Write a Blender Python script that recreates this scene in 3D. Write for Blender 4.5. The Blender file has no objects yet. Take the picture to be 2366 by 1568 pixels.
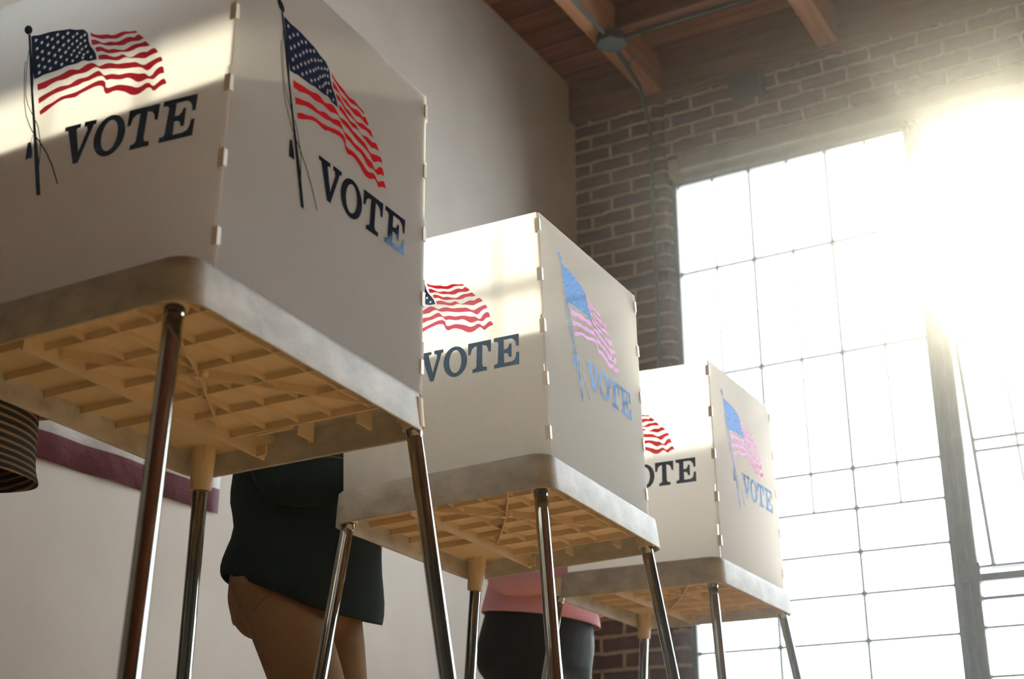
import bpy, bmesh, math, random, json
from mathutils import Vector, Matrix, noise
random.seed(7)
sc = bpy.context.scene
COL = sc.collection
R = math.radians
FL = 0.30                      # lens height above the floor; calibrated coordinates are relative to it

# ---------------------------------------------------------------- camera
cd = bpy.data.cameras.new('camera'); cam = bpy.data.objects.new('camera', cd); COL.objects.link(cam)
YAW, PITCH, ROLL = 0.52198, 0.36598, 0.00045
_f = Vector((-math.sin(YAW)*math.cos(PITCH), math.cos(YAW)*math.cos(PITCH), math.sin(PITCH)))
_r = Vector((math.cos(YAW), math.sin(YAW), 0)); _u = _r.cross(_f)
_r2 = _r*math.cos(ROLL)+_u*math.sin(ROLL); _u2 = -_r*math.sin(ROLL)+_u*math.cos(ROLL)
cam.matrix_world = Matrix.Translation((0, 0, FL)) @ Matrix((_r2, _u2, -_f)).transposed().to_4x4()
cd.sensor_width = 36; cd.lens = 3204.24/2366*36
cd.clip_start = .02; cd.clip_end = 200
cd.dof.use_dof = True; cd.dof.focus_distance = 2.75; cd.dof.aperture_fstop = 5.0
sc.camera = cam

# ---------------------------------------------------------------- sky, sun, exposure
w = bpy.data.worlds.new('sky'); sc.world = w; w.use_nodes = True
bg = w.node_tree.nodes['Background']; bg.inputs[0].default_value = (.87, .94, 1, 1); bg.inputs[1].default_value = 14
SUN_T, SUN_AZ = .450, R(-8.5)
sd = Vector((math.sin(SUN_AZ), math.cos(SUN_AZ), SUN_T)).normalized()
sl = bpy.data.lights.new('sun', 'SUN'); sl.energy = 6.6; sl.angle = R(.55); sl.color = (1, .90, .70)
so = bpy.data.objects.new('sun', sl); COL.objects.link(so); so.rotation_euler = sd.to_track_quat('Z', 'Y').to_euler(); so.location = (-1, 9, 5)
vs = sc.view_settings; vs.view_transform = 'Standard'; vs.look = 'None'; vs.gamma = 1; vs.use_curve_mapping = False
vs.exposure = -0.08
cy = sc.cycles
cy.use_denoising = True
try: cy.denoiser = 'OPENIMAGEDENOISE'
except Exception: pass
cy.max_bounces = 9; cy.diffuse_bounces = 5; cy.glossy_bounces = 3; cy.transmission_bounces = 6; cy.transparent_max_bounces = 12; cy.volume_bounces = 0
cy.sample_clamp_indirect = 6; cy.caustics_reflective = False; cy.caustics_refractive = False
cy.use_adaptive_sampling = True; cy.adaptive_threshold = .02

# ---------------------------------------------------------------- materials
MATS = {}
def nodes(name):
    m = bpy.data.materials.new(name); m.use_nodes = True
    nt = m.node_tree; p = nt.nodes['Principled BSDF']
    return m, nt, p, nt.nodes['Material Output']
def N(nt, t, **k):
    n = nt.nodes.new(t)
    for a, b in k.items():
        if a.startswith('i_'):
            key = a[2:]; key = int(key) if key.isdigit() else key.replace('_', ' ')
            n.inputs[key].default_value = b
        else: setattr(n, a, b)
    return n
def ramp(nt, src, stops):
    r = N(nt, 'ShaderNodeValToRGB'); el = r.color_ramp.elements
    el[0].position, el[0].color = stops[0][0], (*stops[0][1], 1)
    el[1].position, el[1].color = stops[-1][0], (*stops[-1][1], 1)
    for pz, c in stops[1:-1]:
        e = el.new(pz); e.color = (*c, 1)
    nt.links.new(src, r.inputs[0]); return r.outputs[0]
def coords(nt, scale=(1, 1, 1)):
    t = N(nt, 'ShaderNodeTexCoord'); m = N(nt, 'ShaderNodeMapping'); m.inputs['Scale'].default_value = scale
    nt.links.new(t.outputs['Object'], m.inputs[0]); return m.outputs[0]
def mottled(name, c1, c2, rough=.6, scale=8, bump=.1, spec=.5, stretch=(1, 1, 1), metallic=0, detail=6, bscale=None, bdist=.004):
    m, nt, p, out = nodes(name)
    v = coords(nt, stretch)
    n = N(nt, 'ShaderNodeTexNoise', i_Scale=scale, i_Detail=detail, i_Roughness=.6); nt.links.new(v, n.inputs['Vector'])
    nt.links.new(ramp(nt, n.outputs[0], [(.3, c1), (.7, c2)]), p.inputs['Base Color'])
    p.inputs['Roughness'].default_value = rough; p.inputs['Specular IOR Level'].default_value = spec; p.inputs['Metallic'].default_value = metallic
    if bump:
        n2 = N(nt, 'ShaderNodeTexNoise', i_Scale=bscale or scale*6, i_Detail=4.0); nt.links.new(v, n2.inputs['Vector'])
        b = N(nt, 'ShaderNodeBump', i_Strength=bump, i_Distance=bdist); nt.links.new(n2.outputs[0], b.inputs['Height']); nt.links.new(b.outputs[0], p.inputs['Normal'])
    MATS[name] = m; return m
mottled('plaster', (.58, .53, .47), (.66, .61, .55), rough=.85, scale=2.2, bump=.25, spec=.2, bscale=30, bdist=.003)
mottled('dark_plaster', (.07, .06, .05), (.10, .085, .07), rough=.9, scale=2, bump=.1, spec=.1)
mottled('tray_plastic', (.30, .28, .255), (.50, .475, .44), rough=.55, scale=14, bump=.35, spec=.45, stretch=(1, 1, 1.6), detail=9, bscale=180, bdist=.0012)
mottled('inner_plastic', (.60, .48, .33), (.64, .52, .37), rough=.6, scale=6, bump=.15, spec=.3, bscale=220, bdist=.0008)
mottled('clip_plastic', (.72, .66, .57), (.80, .74, .66), rough=.35, scale=20, bump=0)
mottled('frame_head', (.42, .40, .38), (.5, .48, .45), rough=.6, scale=5, bump=.1)
mottled('lintel_stone', (.20, .18, .15), (.28, .25, .21), rough=.8, scale=5, bump=.3, spec=.2)
mottled('steel_paint', (.035, .032, .035), (.07, .06, .062), rough=.45, scale=9, bump=.2, spec=.5)
mottled('conduit_metal', (.05, .055, .048), (.08, .085, .075), rough=.6, scale=9, bump=.1, spec=.3)
mottled('dark_shirt', (.006, .012, .013), (.010, .018, .018), rough=.9, scale=9, bump=.5, spec=.15, bscale=260, bdist=.001)
mottled('khaki', (.17, .095, .045), (.21, .12, .06), rough=.85, scale=7, bump=.4, spec=.2, bscale=300, bdist=.001)
mottled('pink_knit', (.58, .28, .33), (.66, .34, .39), rough=.9, scale=9, bump=.4, spec=.15, bscale=260, bdist=.001)
mottled('black_trousers', (.006, .006, .007), (.010, .010, .011), rough=.8, scale=7, bump=.3, spec=.2)
mottled('navy_trousers', (.03, .04, .07), (.04, .05, .085), rough=.85, scale=7, bump=.3, spec=.2)
mottled('skin', (.50, .30, .21), (.56, .35, .25), rough=.5, scale=10, bump=.05)
mottled('hair', (.03, .02, .012), (.06, .035, .02), rough=.5, scale=30, bump=.5, stretch=(1, 1, .1))
mottled('shoe_leather', (.03, .02, .015), (.05, .03, .02), rough=.35, scale=10, bump=.1)
mottled('rubber', (.02, .02, .02), (.03, .03, .03), rough=.7, scale=10, bump=.1)
mottled('eye', (.7, .7, .7), (.75, .75, .75), rough=.2, scale=3, bump=0)

def chrome():
    m, nt, p, out = nodes('chrome'); p.inputs['Metallic'].default_value = 1
    p.inputs['Base Color'].default_value = (.34, .345, .32, 1); p.inputs['Roughness'].default_value = .08
    v = coords(nt, (1, 1, .05)); n = N(nt, 'ShaderNodeTexNoise', i_Scale=60.0, i_Detail=3.0); nt.links.new(v, n.inputs['Vector'])
    b = N(nt, 'ShaderNodeBump', i_Strength=.06, i_Distance=.001); nt.links.new(n.outputs[0], b.inputs['Height']); nt.links.new(b.outputs[0], p.inputs['Normal'])
    MATS['chrome'] = m
chrome()

def wood(name, c1, c2, plank, axis, rough=.6, gapc=(.02, .01, .006), spec=.3, goff=0.0):
    # boards that run along one axis, `plank` wide on the other
    m, nt, p, out = nodes(name)
    st = (.6, 9, 9) if axis == 'x' else (9, .6, 9)
    v = coords(nt, st); n = N(nt, 'ShaderNodeTexNoise', i_Scale=3.0, i_Detail=8.0, i_Distortion=.6); nt.links.new(v, n.inputs['Vector'])
    col = ramp(nt, n.outputs[0], [(.3, c1), (.7, c2)])
    if plank:
        t = N(nt, 'ShaderNodeTexCoord'); s = N(nt, 'ShaderNodeSeparateXYZ'); nt.links.new(t.outputs['Object'], s.inputs[0])
        d = N(nt, 'ShaderNodeMath', operation='MULTIPLY_ADD'); d.inputs[1].default_value = 1/plank; d.inputs[2].default_value = goff; nt.links.new(s.outputs[1 if axis == 'x' else 0], d.inputs[0])
        fr = N(nt, 'ShaderNodeMath', operation='FRACT'); nt.links.new(d.outputs[0], fr.inputs[0])
        fl = N(nt, 'ShaderNodeMath', operation='FLOOR'); nt.links.new(d.outputs[0], fl.inputs[0])
        wn = N(nt, 'ShaderNodeTexWhiteNoise', noise_dimensions='1D'); nt.links.new(fl.outputs[0], wn.inputs['W'])
        tone = N(nt, 'ShaderNodeMath', operation='MULTIPLY_ADD'); tone.inputs[1].default_value = .5; tone.inputs[2].default_value = .75; nt.links.new(wn.outputs[0], tone.inputs[0])
        mul = N(nt, 'ShaderNodeVectorMath', operation='SCALE'); nt.links.new(col, mul.inputs[0]); nt.links.new(tone.outputs[0], mul.inputs['Scale'])
        lt = N(nt, 'ShaderNodeMath', operation='LESS_THAN'); lt.inputs[1].default_value = .05; nt.links.new(fr.outputs[0], lt.inputs[0])
        mx = N(nt, 'ShaderNodeMixRGB'); nt.links.new(lt.outputs[0], mx.inputs[0]); nt.links.new(mul.outputs[0], mx.inputs[1]); mx.inputs[2].default_value = (*gapc, 1)
        col = mx.outputs[0]
    nt.links.new(col, p.inputs['Base Color']); p.inputs['Roughness'].default_value = rough; p.inputs['Specular IOR Level'].default_value = spec
    MATS[name] = m
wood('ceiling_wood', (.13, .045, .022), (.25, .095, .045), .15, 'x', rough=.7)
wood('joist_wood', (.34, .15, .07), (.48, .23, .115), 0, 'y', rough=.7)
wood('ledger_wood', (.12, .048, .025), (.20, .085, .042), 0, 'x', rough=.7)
wood('floor_wood', (.56, .35, .17), (.70, .46, .24), .09, 'y', rough=.35, spec=.5)

def brick():
    m, nt, p, out = nodes('brick')
    t = N(nt, 'ShaderNodeTexCoord'); s = N(nt, 'ShaderNodeSeparateXYZ'); nt.links.new(t.outputs['Object'], s.inputs[0])
    sh = N(nt, 'ShaderNodeMath', operation='ADD'); sh.inputs[1].default_value = .05; nt.links.new(s.outputs[0], sh.inputs[0])
    ad = N(nt, 'ShaderNodeMath', operation='SUBTRACT'); nt.links.new(sh.outputs[0], ad.inputs[0]); nt.links.new(s.outputs[1], ad.inputs[1])
    cb = N(nt, 'ShaderNodeCombineXYZ'); nt.links.new(ad.outputs[0], cb.inputs[0]); nt.links.new(s.outputs[2], cb.inputs[1])
    nz = N(nt, 'ShaderNodeTexNoise', i_Scale=9.0, i_Detail=3.0); nt.links.new(cb.outputs[0], nz.inputs['Vector'])
    sb = N(nt, 'ShaderNodeVectorMath', operation='SUBTRACT'); nt.links.new(nz.outputs['Color'], sb.inputs[0]); sb.inputs[1].default_value = (.5, .5, .5)
    scl = N(nt, 'ShaderNodeVectorMath', operation='SCALE'); nt.links.new(sb.outputs[0], scl.inputs[0]); scl.inputs['Scale'].default_value = .022
    av = N(nt, 'ShaderNodeVectorMath', operation='ADD'); nt.links.new(cb.outputs[0], av.inputs[0]); nt.links.new(scl.outputs[0], av.inputs[1])
    b = N(nt, 'ShaderNodeTexBrick', offset=.5, offset_frequency=2)
    nt.links.new(av.outputs[0], b.inputs['Vector'])
    for k, v in dict(Scale=1.0, Mortar_Size=.0095, Mortar_Smooth=.3, Bias=-.2, Brick_Width=.232, Row_Height=.0775).items(): b.inputs[k.replace('_', ' ')].default_value = v
    b.inputs['Color1'].default_value = (.085, .036, .03, 1); b.inputs['Color2'].default_value = (.15, .066, .052, 1); b.inputs['Mortar'].default_value = (.50, .41, .31, 1)
    n2 = N(nt, 'ShaderNodeTexNoise', i_Scale=22.0, i_Detail=8.0, i_Roughness=.7); nt.links.new(t.outputs['Object'], n2.inputs['Vector'])
    ov = N(nt, 'ShaderNodeMixRGB', blend_type='OVERLAY'); ov.inputs[0].default_value = .55; nt.links.new(b.outputs[0], ov.inputs[1]); nt.links.new(n2.outputs[0], ov.inputs[2])
    nt.links.new(ov.outputs[0], p.inputs['Base Color']); p.inputs['Roughness'].default_value = .85; p.inputs['Specular IOR Level'].default_value = .25
    inv = N(nt, 'ShaderNodeMath', operation='MULTIPLY_ADD'); inv.inputs[1].default_value = -1.2; nt.links.new(b.outputs['Fac'], inv.inputs[0])
    ns = N(nt, 'ShaderNodeMath', operation='MULTIPLY'); ns.inputs[1].default_value = .5; nt.links.new(n2.outputs[0], ns.inputs[0]); nt.links.new(ns.outputs[0], inv.inputs[2])
    bp = N(nt, 'ShaderNodeBump', i_Strength=.8, i_Distance=.012); nt.links.new(inv.outputs[0], bp.inputs['Height']); nt.links.new(bp.outputs[0], p.inputs['Normal'])
    MATS['brick'] = m
brick()

def flute_bump(nt, axis, strength, dist=.0005, pitch=.0042):
    t = N(nt, 'ShaderNodeTexCoord'); s = N(nt, 'ShaderNodeSeparateXYZ'); nt.links.new(t.outputs['Object'], s.inputs[0])
    a = N(nt, 'ShaderNodeMath', operation='MULTIPLY'); a.inputs[1].default_value = 2*math.pi/pitch; nt.links.new(s.outputs[axis], a.inputs[0])
    c = N(nt, 'ShaderNodeMath', operation='SINE'); nt.links.new(a.outputs[0], c.inputs[0])
    b = N(nt, 'ShaderNodeBump', i_Strength=strength, i_Distance=dist); nt.links.new(c.outputs[0], b.inputs['Height'])
    return c.outputs[0], b.outputs[0]
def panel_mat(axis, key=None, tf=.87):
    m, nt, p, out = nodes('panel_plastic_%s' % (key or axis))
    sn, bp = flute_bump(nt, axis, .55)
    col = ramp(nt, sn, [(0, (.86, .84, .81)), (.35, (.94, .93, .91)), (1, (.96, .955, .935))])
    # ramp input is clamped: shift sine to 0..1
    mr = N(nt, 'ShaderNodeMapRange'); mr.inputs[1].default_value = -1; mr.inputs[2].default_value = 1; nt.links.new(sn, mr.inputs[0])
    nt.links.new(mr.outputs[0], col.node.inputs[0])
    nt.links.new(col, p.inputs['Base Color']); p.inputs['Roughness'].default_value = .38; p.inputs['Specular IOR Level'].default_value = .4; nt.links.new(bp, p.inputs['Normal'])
    tr = N(nt, 'ShaderNodeBsdfTranslucent'); nt.links.new(col, tr.inputs[0])
    mx = N(nt, 'ShaderNodeMixShader'); mx.inputs[0].default_value = tf
    nt.links.new(p.outputs[0], mx.inputs[1]); nt.links.new(tr.outputs[0], mx.inputs[2]); nt.links.new(mx.outputs[0], out.inputs[0])
    MATS[key or 'panel%d' % axis] = m
panel_mat(0); panel_mat(1); panel_mat(0, 'sun_block_panel', .06)  # last one near opaque, made to block sun behind the nearest front screen
def ink(name, c, tc, axis, tf=.25, gc=(.30, .55, 1), gf=.07):
    # printed ink: matt colour, a little translucency and a thin coloured sheen (bronzing)
    m, nt, p, out = nodes(name)
    sn, bp = flute_bump(nt, axis, .12)
    p.inputs['Base Color'].default_value = (*c, 1); p.inputs['Roughness'].default_value = .6; p.inputs['Specular IOR Level'].default_value = 0
    tr = N(nt, 'ShaderNodeBsdfTranslucent'); tr.inputs[0].default_value = (*tc, 1)
    mx = N(nt, 'ShaderNodeMixShader'); mx.inputs[0].default_value = tf
    gl = N(nt, 'ShaderNodeBsdfGlossy'); gl.inputs[0].default_value = (*gc, 1); gl.inputs['Roughness'].default_value = .05; nt.links.new(bp, gl.inputs['Normal'])
    m2 = N(nt, 'ShaderNodeMixShader'); m2.inputs[0].default_value = gf
    nt.links.new(p.outputs[0], mx.inputs[1]); nt.links.new(tr.outputs[0], mx.inputs[2])
    nt.links.new(mx.outputs[0], m2.inputs[1]); nt.links.new(gl.outputs[0], m2.inputs[2]); nt.links.new(m2.outputs[0], out.inputs[0])
    MATS[name] = m
for ax in (0, 1):
    ink('ink_red%d' % ax, (.55, .012, .02), (.75, .02, .03), ax, .35, (.60, .55, .88), .085)
    ink('ink_navy%d' % ax, (.010, .018, .045), (.02, .03, .08), ax, .12)
    ink('ink_black%d' % ax, (.010, .013, .022), (.02, .03, .05), ax, .08, (.38, .57, .90), .07)

def glass():
    m, nt, p, out = nodes('window_glass')
    tr = N(nt, 'ShaderNodeBsdfTransparent'); tr.inputs[0].default_value = (.96, .98, .97, 1)
    gl = N(nt, 'ShaderNodeBsdfGlossy'); gl.inputs['Roughness'].default_value = .03
    fr = N(nt, 'ShaderNodeFresnel'); fr.inputs[0].default_value = 1.35
    mx = N(nt, 'ShaderNodeMixShader'); nt.links.new(fr.outputs[0], mx.inputs[0]); nt.links.new(tr.outputs[0], mx.inputs[1]); nt.links.new(gl.outputs[0], mx.inputs[2])
    nt.links.new(mx.outputs[0], out.inputs[0]); MATS['glass'] = m
glass()
def haze_mat():  # forward-scattering air, added to imitate lens glare round the window
    m = bpy.data.materials.new('haze'); m.use_nodes = True; nt = m.node_tree
    nt.nodes.remove(nt.nodes['Principled BSDF'])
    v = N(nt, 'ShaderNodeVolumeScatter'); v.inputs['Color'].default_value = (1, .97, .92, 1); v.inputs['Density'].default_value = .0048; v.inputs['Anisotropy'].default_value = .965
    nt.links.new(v.outputs[0], nt.nodes['Material Output'].inputs['Volume']); MATS['haze'] = m
haze_mat()
def stripe_mat():
    m, nt, p, out = nodes('striped_cotton')
    t = N(nt, 'ShaderNodeTexCoord'); s = N(nt, 'ShaderNodeSeparateXYZ'); nt.links.new(t.outputs['Object'], s.inputs[0])
    nz = N(nt, 'ShaderNodeTexNoise', i_Scale=7.0, i_Detail=2.0); nt.links.new(t.outputs['Object'], nz.inputs['Vector'])
    a = N(nt, 'ShaderNodeMath', operation='MULTIPLY_ADD'); a.inputs[1].default_value = .008; nt.links.new(nz.outputs[0], a.inputs[0]); nt.links.new(s.outputs[2], a.inputs[2])
    b = N(nt, 'ShaderNodeMath', operation='MULTIPLY'); b.inputs[1].default_value = 1/.0135; nt.links.new(a.outputs[0], b.inputs[0])
    f = N(nt, 'ShaderNodeMath', operation='FRACT'); nt.links.new(b.outputs[0], f.inputs[0])
    c = ramp(nt, f.outputs[0], [(0, (.035, .042, .045)), (.45, (.045, .05, .05)), (.55, (.30, .20, .12)), (.8, (.34, .23, .14)), (.9, (.05, .05, .05))])
    nt.links.new(c, p.inputs['Base Color']); p.inputs['Roughness'].default_value = .9; p.inputs['Specular IOR Level'].default_value = .15
    MATS['striped'] = m
stripe_mat()
def banner_mat():
    m, nt, p, out = nodes('banner_cloth')
    t = N(nt, 'ShaderNodeTexCoord'); s = N(nt, 'ShaderNodeSeparateXYZ'); nt.links.new(t.outputs['Object'], s.inputs[0])
    f = N(nt, 'ShaderNodeMath', operation='MULTIPLY_ADD'); f.inputs[1].default_value = 1/.16; f.inputs[2].default_value = 0; nt.links.new(s.outputs[2], f.inputs[0])
    fr = N(nt, 'ShaderNodeMath', operation='FRACT'); nt.links.new(f.outputs[0], fr.inputs[0])
    c = ramp(nt, fr.outputs[0], [(0, (.10, .012, .022)), (.495, (.12, .015, .025)), (.505, (.55, .52, .50)), (1, (.6, .57, .55))])
    nt.links.new(c, p.inputs['Base Color']); p.inputs['Roughness'].default_value = .6
    n2 = N(nt, 'ShaderNodeTexNoise', i_Scale=14.0, i_Detail=3.0); nt.links.new(t.outputs['Object'], n2.inputs['Vector'])
    bp = N(nt, 'ShaderNodeBump', i_Strength=.6, i_Distance=.01); nt.links.new(n2.outputs[0], bp.inputs['Height']); nt.links.new(bp.outputs[0], p.inputs['Normal'])
    MATS['banner'] = m
banner_mat()

# ---------------------------------------------------------------- helpers
def link(name, me, mat=None, parent=None, smooth=False):
    o = bpy.data.objects.new(name, me); COL.objects.link(o)
    if mat: me.materials.append(MATS[mat])
    if parent is not None: o.parent = parent
    if smooth:
        for p in me.polygons: p.use_smooth = True
    return o
def obj(name, bm, mat=None, parent=None, smooth=False, recalc=True):
    if recalc: bmesh.ops.recalc_face_normals(bm, faces=bm.faces)
    me = bpy.data.meshes.new(name); bm.to_mesh(me); bm.free()
    return link(name, me, mat, parent, smooth)
def thing(name, label, cat, loc=(0, 0, 0), group=None):
    o = bpy.data.objects.new(name, None); COL.objects.link(o); o.location = loc; o.empty_display_size = .1
    tag(o, label, cat, group); return o
def tag(o, label, cat, group=None):
    o['label'] = label; o['category'] = cat
    if group: o['group'] = group
    return o
def structure(o, label=None):
    o['kind'] = 'structure'
    return o
def box(bm, x0, x1, y0, y1, z0, z1, M=None):
    vs_ = [bm.verts.new((x, y, z)) for z in (z0, z1) for y in (y0, y1) for x in (x0, x1)]
    if M is not None:
        for v in vs_: v.co = M @ v.co
    for f in ((0, 2, 3, 1), (4, 5, 7, 6), (0, 1, 5, 4), (2, 6, 7, 3), (0, 4, 6, 2), (1, 3, 7, 5)):
        bm.faces.new([vs_[i] for i in f])
    return vs_
def bar(bm, a, b, wd, ht, up=Vector((0, 0, 1))):
    a, b = Vector(a), Vector(b); d = (b-a).normalized(); s = d.cross(up)
    s = (s if s.length > 1e-6 else d.cross(Vector((1, 0, 0)))).normalized(); u = s.cross(d).normalized()
    q = []
    for c in (a, b):
        for i, j in ((-1, -1), (1, -1), (1, 1), (-1, 1)): q.append(bm.verts.new(c+s*i*wd/2+u*j*ht/2))
    for i in range(4): bm.faces.new((q[i], q[(i+1) % 4], q[4+(i+1) % 4], q[4+i]))
    bm.faces.new(q[3::-1]); bm.faces.new(q[4:])
def ring(bm, c, ax, r, n=20, r2=None, ref=None):
    ax = Vector(ax).normalized(); ref = Vector(ref) if ref else (Vector((0, 0, 1)) if abs(ax.z) < .9 else Vector((1, 0, 0)))
    s = ax.cross(ref).normalized(); t = ax.cross(s).normalized(); r2 = r2 or r
    return [bm.verts.new(Vector(c)+s*math.cos(2*math.pi*i/n)*r+t*math.sin(2*math.pi*i/n)*r2) for i in range(n)]
def loft(bm, rings, cap=True):
    for a, b in zip(rings, rings[1:]):
        n = len(a)
        for i in range(n): bm.faces.new((a[i], a[(i+1) % n], b[(i+1) % n], b[i]))
    if cap: bm.faces.new(rings[0][::-1]); bm.faces.new(rings[-1])
def tube(bm, pts, r, n=16, cap=True):
    pts = [Vector(p) for p in pts]; rs = r if isinstance(r, (list, tuple)) else [r]*len(pts); R_ = []
    ref = None
    for i, p in enumerate(pts):
        d = (pts[min(i+1, len(pts)-1)]-pts[max(i-1, 0)]).normalized()
        if ref is None: ref = Vector((0, 0, 1)) if abs(d.z) < .9 else Vector((1, 0, 0))
        s = d.cross(ref).normalized(); t = d.cross(s).normalized()
        R_.append([bm.verts.new(p+s*math.cos(2*math.pi*k/n)*rs[i]+t*math.sin(2*math.pi*k/n)*rs[i]) for k in range(n)])
        ref = ref
    loft(bm, R_, cap)
def prism(bm, poly, thick, P):
    # poly: (u,v) outline; P(u,v,w) -> 3D; w from 0 to thick
    a = [bm.verts.new(P(u, v, 0)) for u, v in poly]; b = [bm.verts.new(P(u, v, thick)) for u, v in poly]
    n = len(poly)
    bm.faces.new(a[::-1]); bm.faces.new(b)
    for i in range(n): bm.faces.new((a[i], a[(i+1) % n], b[(i+1) % n], b[i]))
def rounded_rect(x0, x1, y0, y1, r, n=8):
    out = []
    for cx, cy_, a0 in ((x1-r, y1-r, 0), (x0+r, y1-r, 90), (x0+r, y0+r, 180), (x1-r, y0+r, 270)):
        for i in range(n+1):
            a = R(a0+90*i/n); out.append((cx+r*math.cos(a), cy_+r*math.sin(a)))
    return out
def bevel(o, wd, seg=2, ang=40):
    m = o.modifiers.new('bevel', 'BEVEL'); m.width = wd; m.segments = seg; m.limit_method = 'ANGLE'; m.angle_limit = R(ang); return o

# ---------------------------------------------------------------- the room
WX, WY, CE = -2.98, 5.86, 4.27      # plaster wall, brick wall face, ceiling height
GY = 5.94                            # plane of the glass
XR, YB = 3.9, -3.2
def zz(v): return v+FL
bm = bmesh.new(); box(bm, WX-.2, XR+.2, YB-.2, GY+.05, -.1, 0); structure(obj('floor', bm, 'floor_wood'))
bm = bmesh.new(); box(bm, WX-.2, XR+.2, YB-.2, GY+.05, CE, CE+.12); structure(obj('ceiling', bm, 'ceiling_wood'))
bm = bmesh.new(); box(bm, WX-.2, WX, YB-.2, GY+.05, 0, CE); structure(obj('wall_left', bm, 'plaster'))
bm = bmesh.new(); box(bm, XR, XR+.2, YB-.2, GY+.05, 0, CE); structure(obj('wall_right', bm, 'dark_plaster'))
bm = bmesh.new(); box(bm, WX, XR, YB-.2, YB, 0, CE); structure(obj('wall_rear', bm, 'dark_plaster'))
# brick wall: pieces round the window band
WIN_L, WIN_R, WIN_B, WIN_T = -2.462, 3.85, .70, zz(3.41)
bm = bmesh.new()
prism(bm, [(WX, WY), (WIN_L-.035, WY), (WIN_L-.018, WY+.006), (WIN_L-.006, WY+.018), (WIN_L, WY+.035), (WIN_L, GY+.03), (WX, GY+.03)], CE, lambda u, v, w_: Vector((u, v, w_)))
box(bm, WIN_R, XR, WY, GY+.03, 0, CE)
box(bm, WIN_L, WIN_R, WY, GY+.03, 0, WIN_B)
box(bm, WIN_L, WIN_R, WY, GY+.03, WIN_T, CE)
o = structure(obj('wall_front', bm, 'brick'))
# lintel over the window, projecting a little from the brick
bm = bmesh.new(); box(bm, -2.395, WIN_R, WY-.022, GY+.03, zz(3.315), WIN_T); bevel(structure(obj('trim_1', bm, 'lintel_stone')), .012)
bm = bmesh.new(); box(bm, WIN_L, WIN_R, GY+.004, GY+.03, zz(3.275), zz(3.315)); box(bm, WIN_L, -2.395, WY+.03, GY+.03, zz(3.315), WIN_T); structure(obj('trim_10', bm, 'frame_head'))
bm = bmesh.new(); box(bm, WIN_L, WIN_R, WY-.06, GY+.03, WIN_B-.05, WIN_B); bevel(structure(obj('trim_2', bm, 'lintel_stone')), .008)

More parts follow.
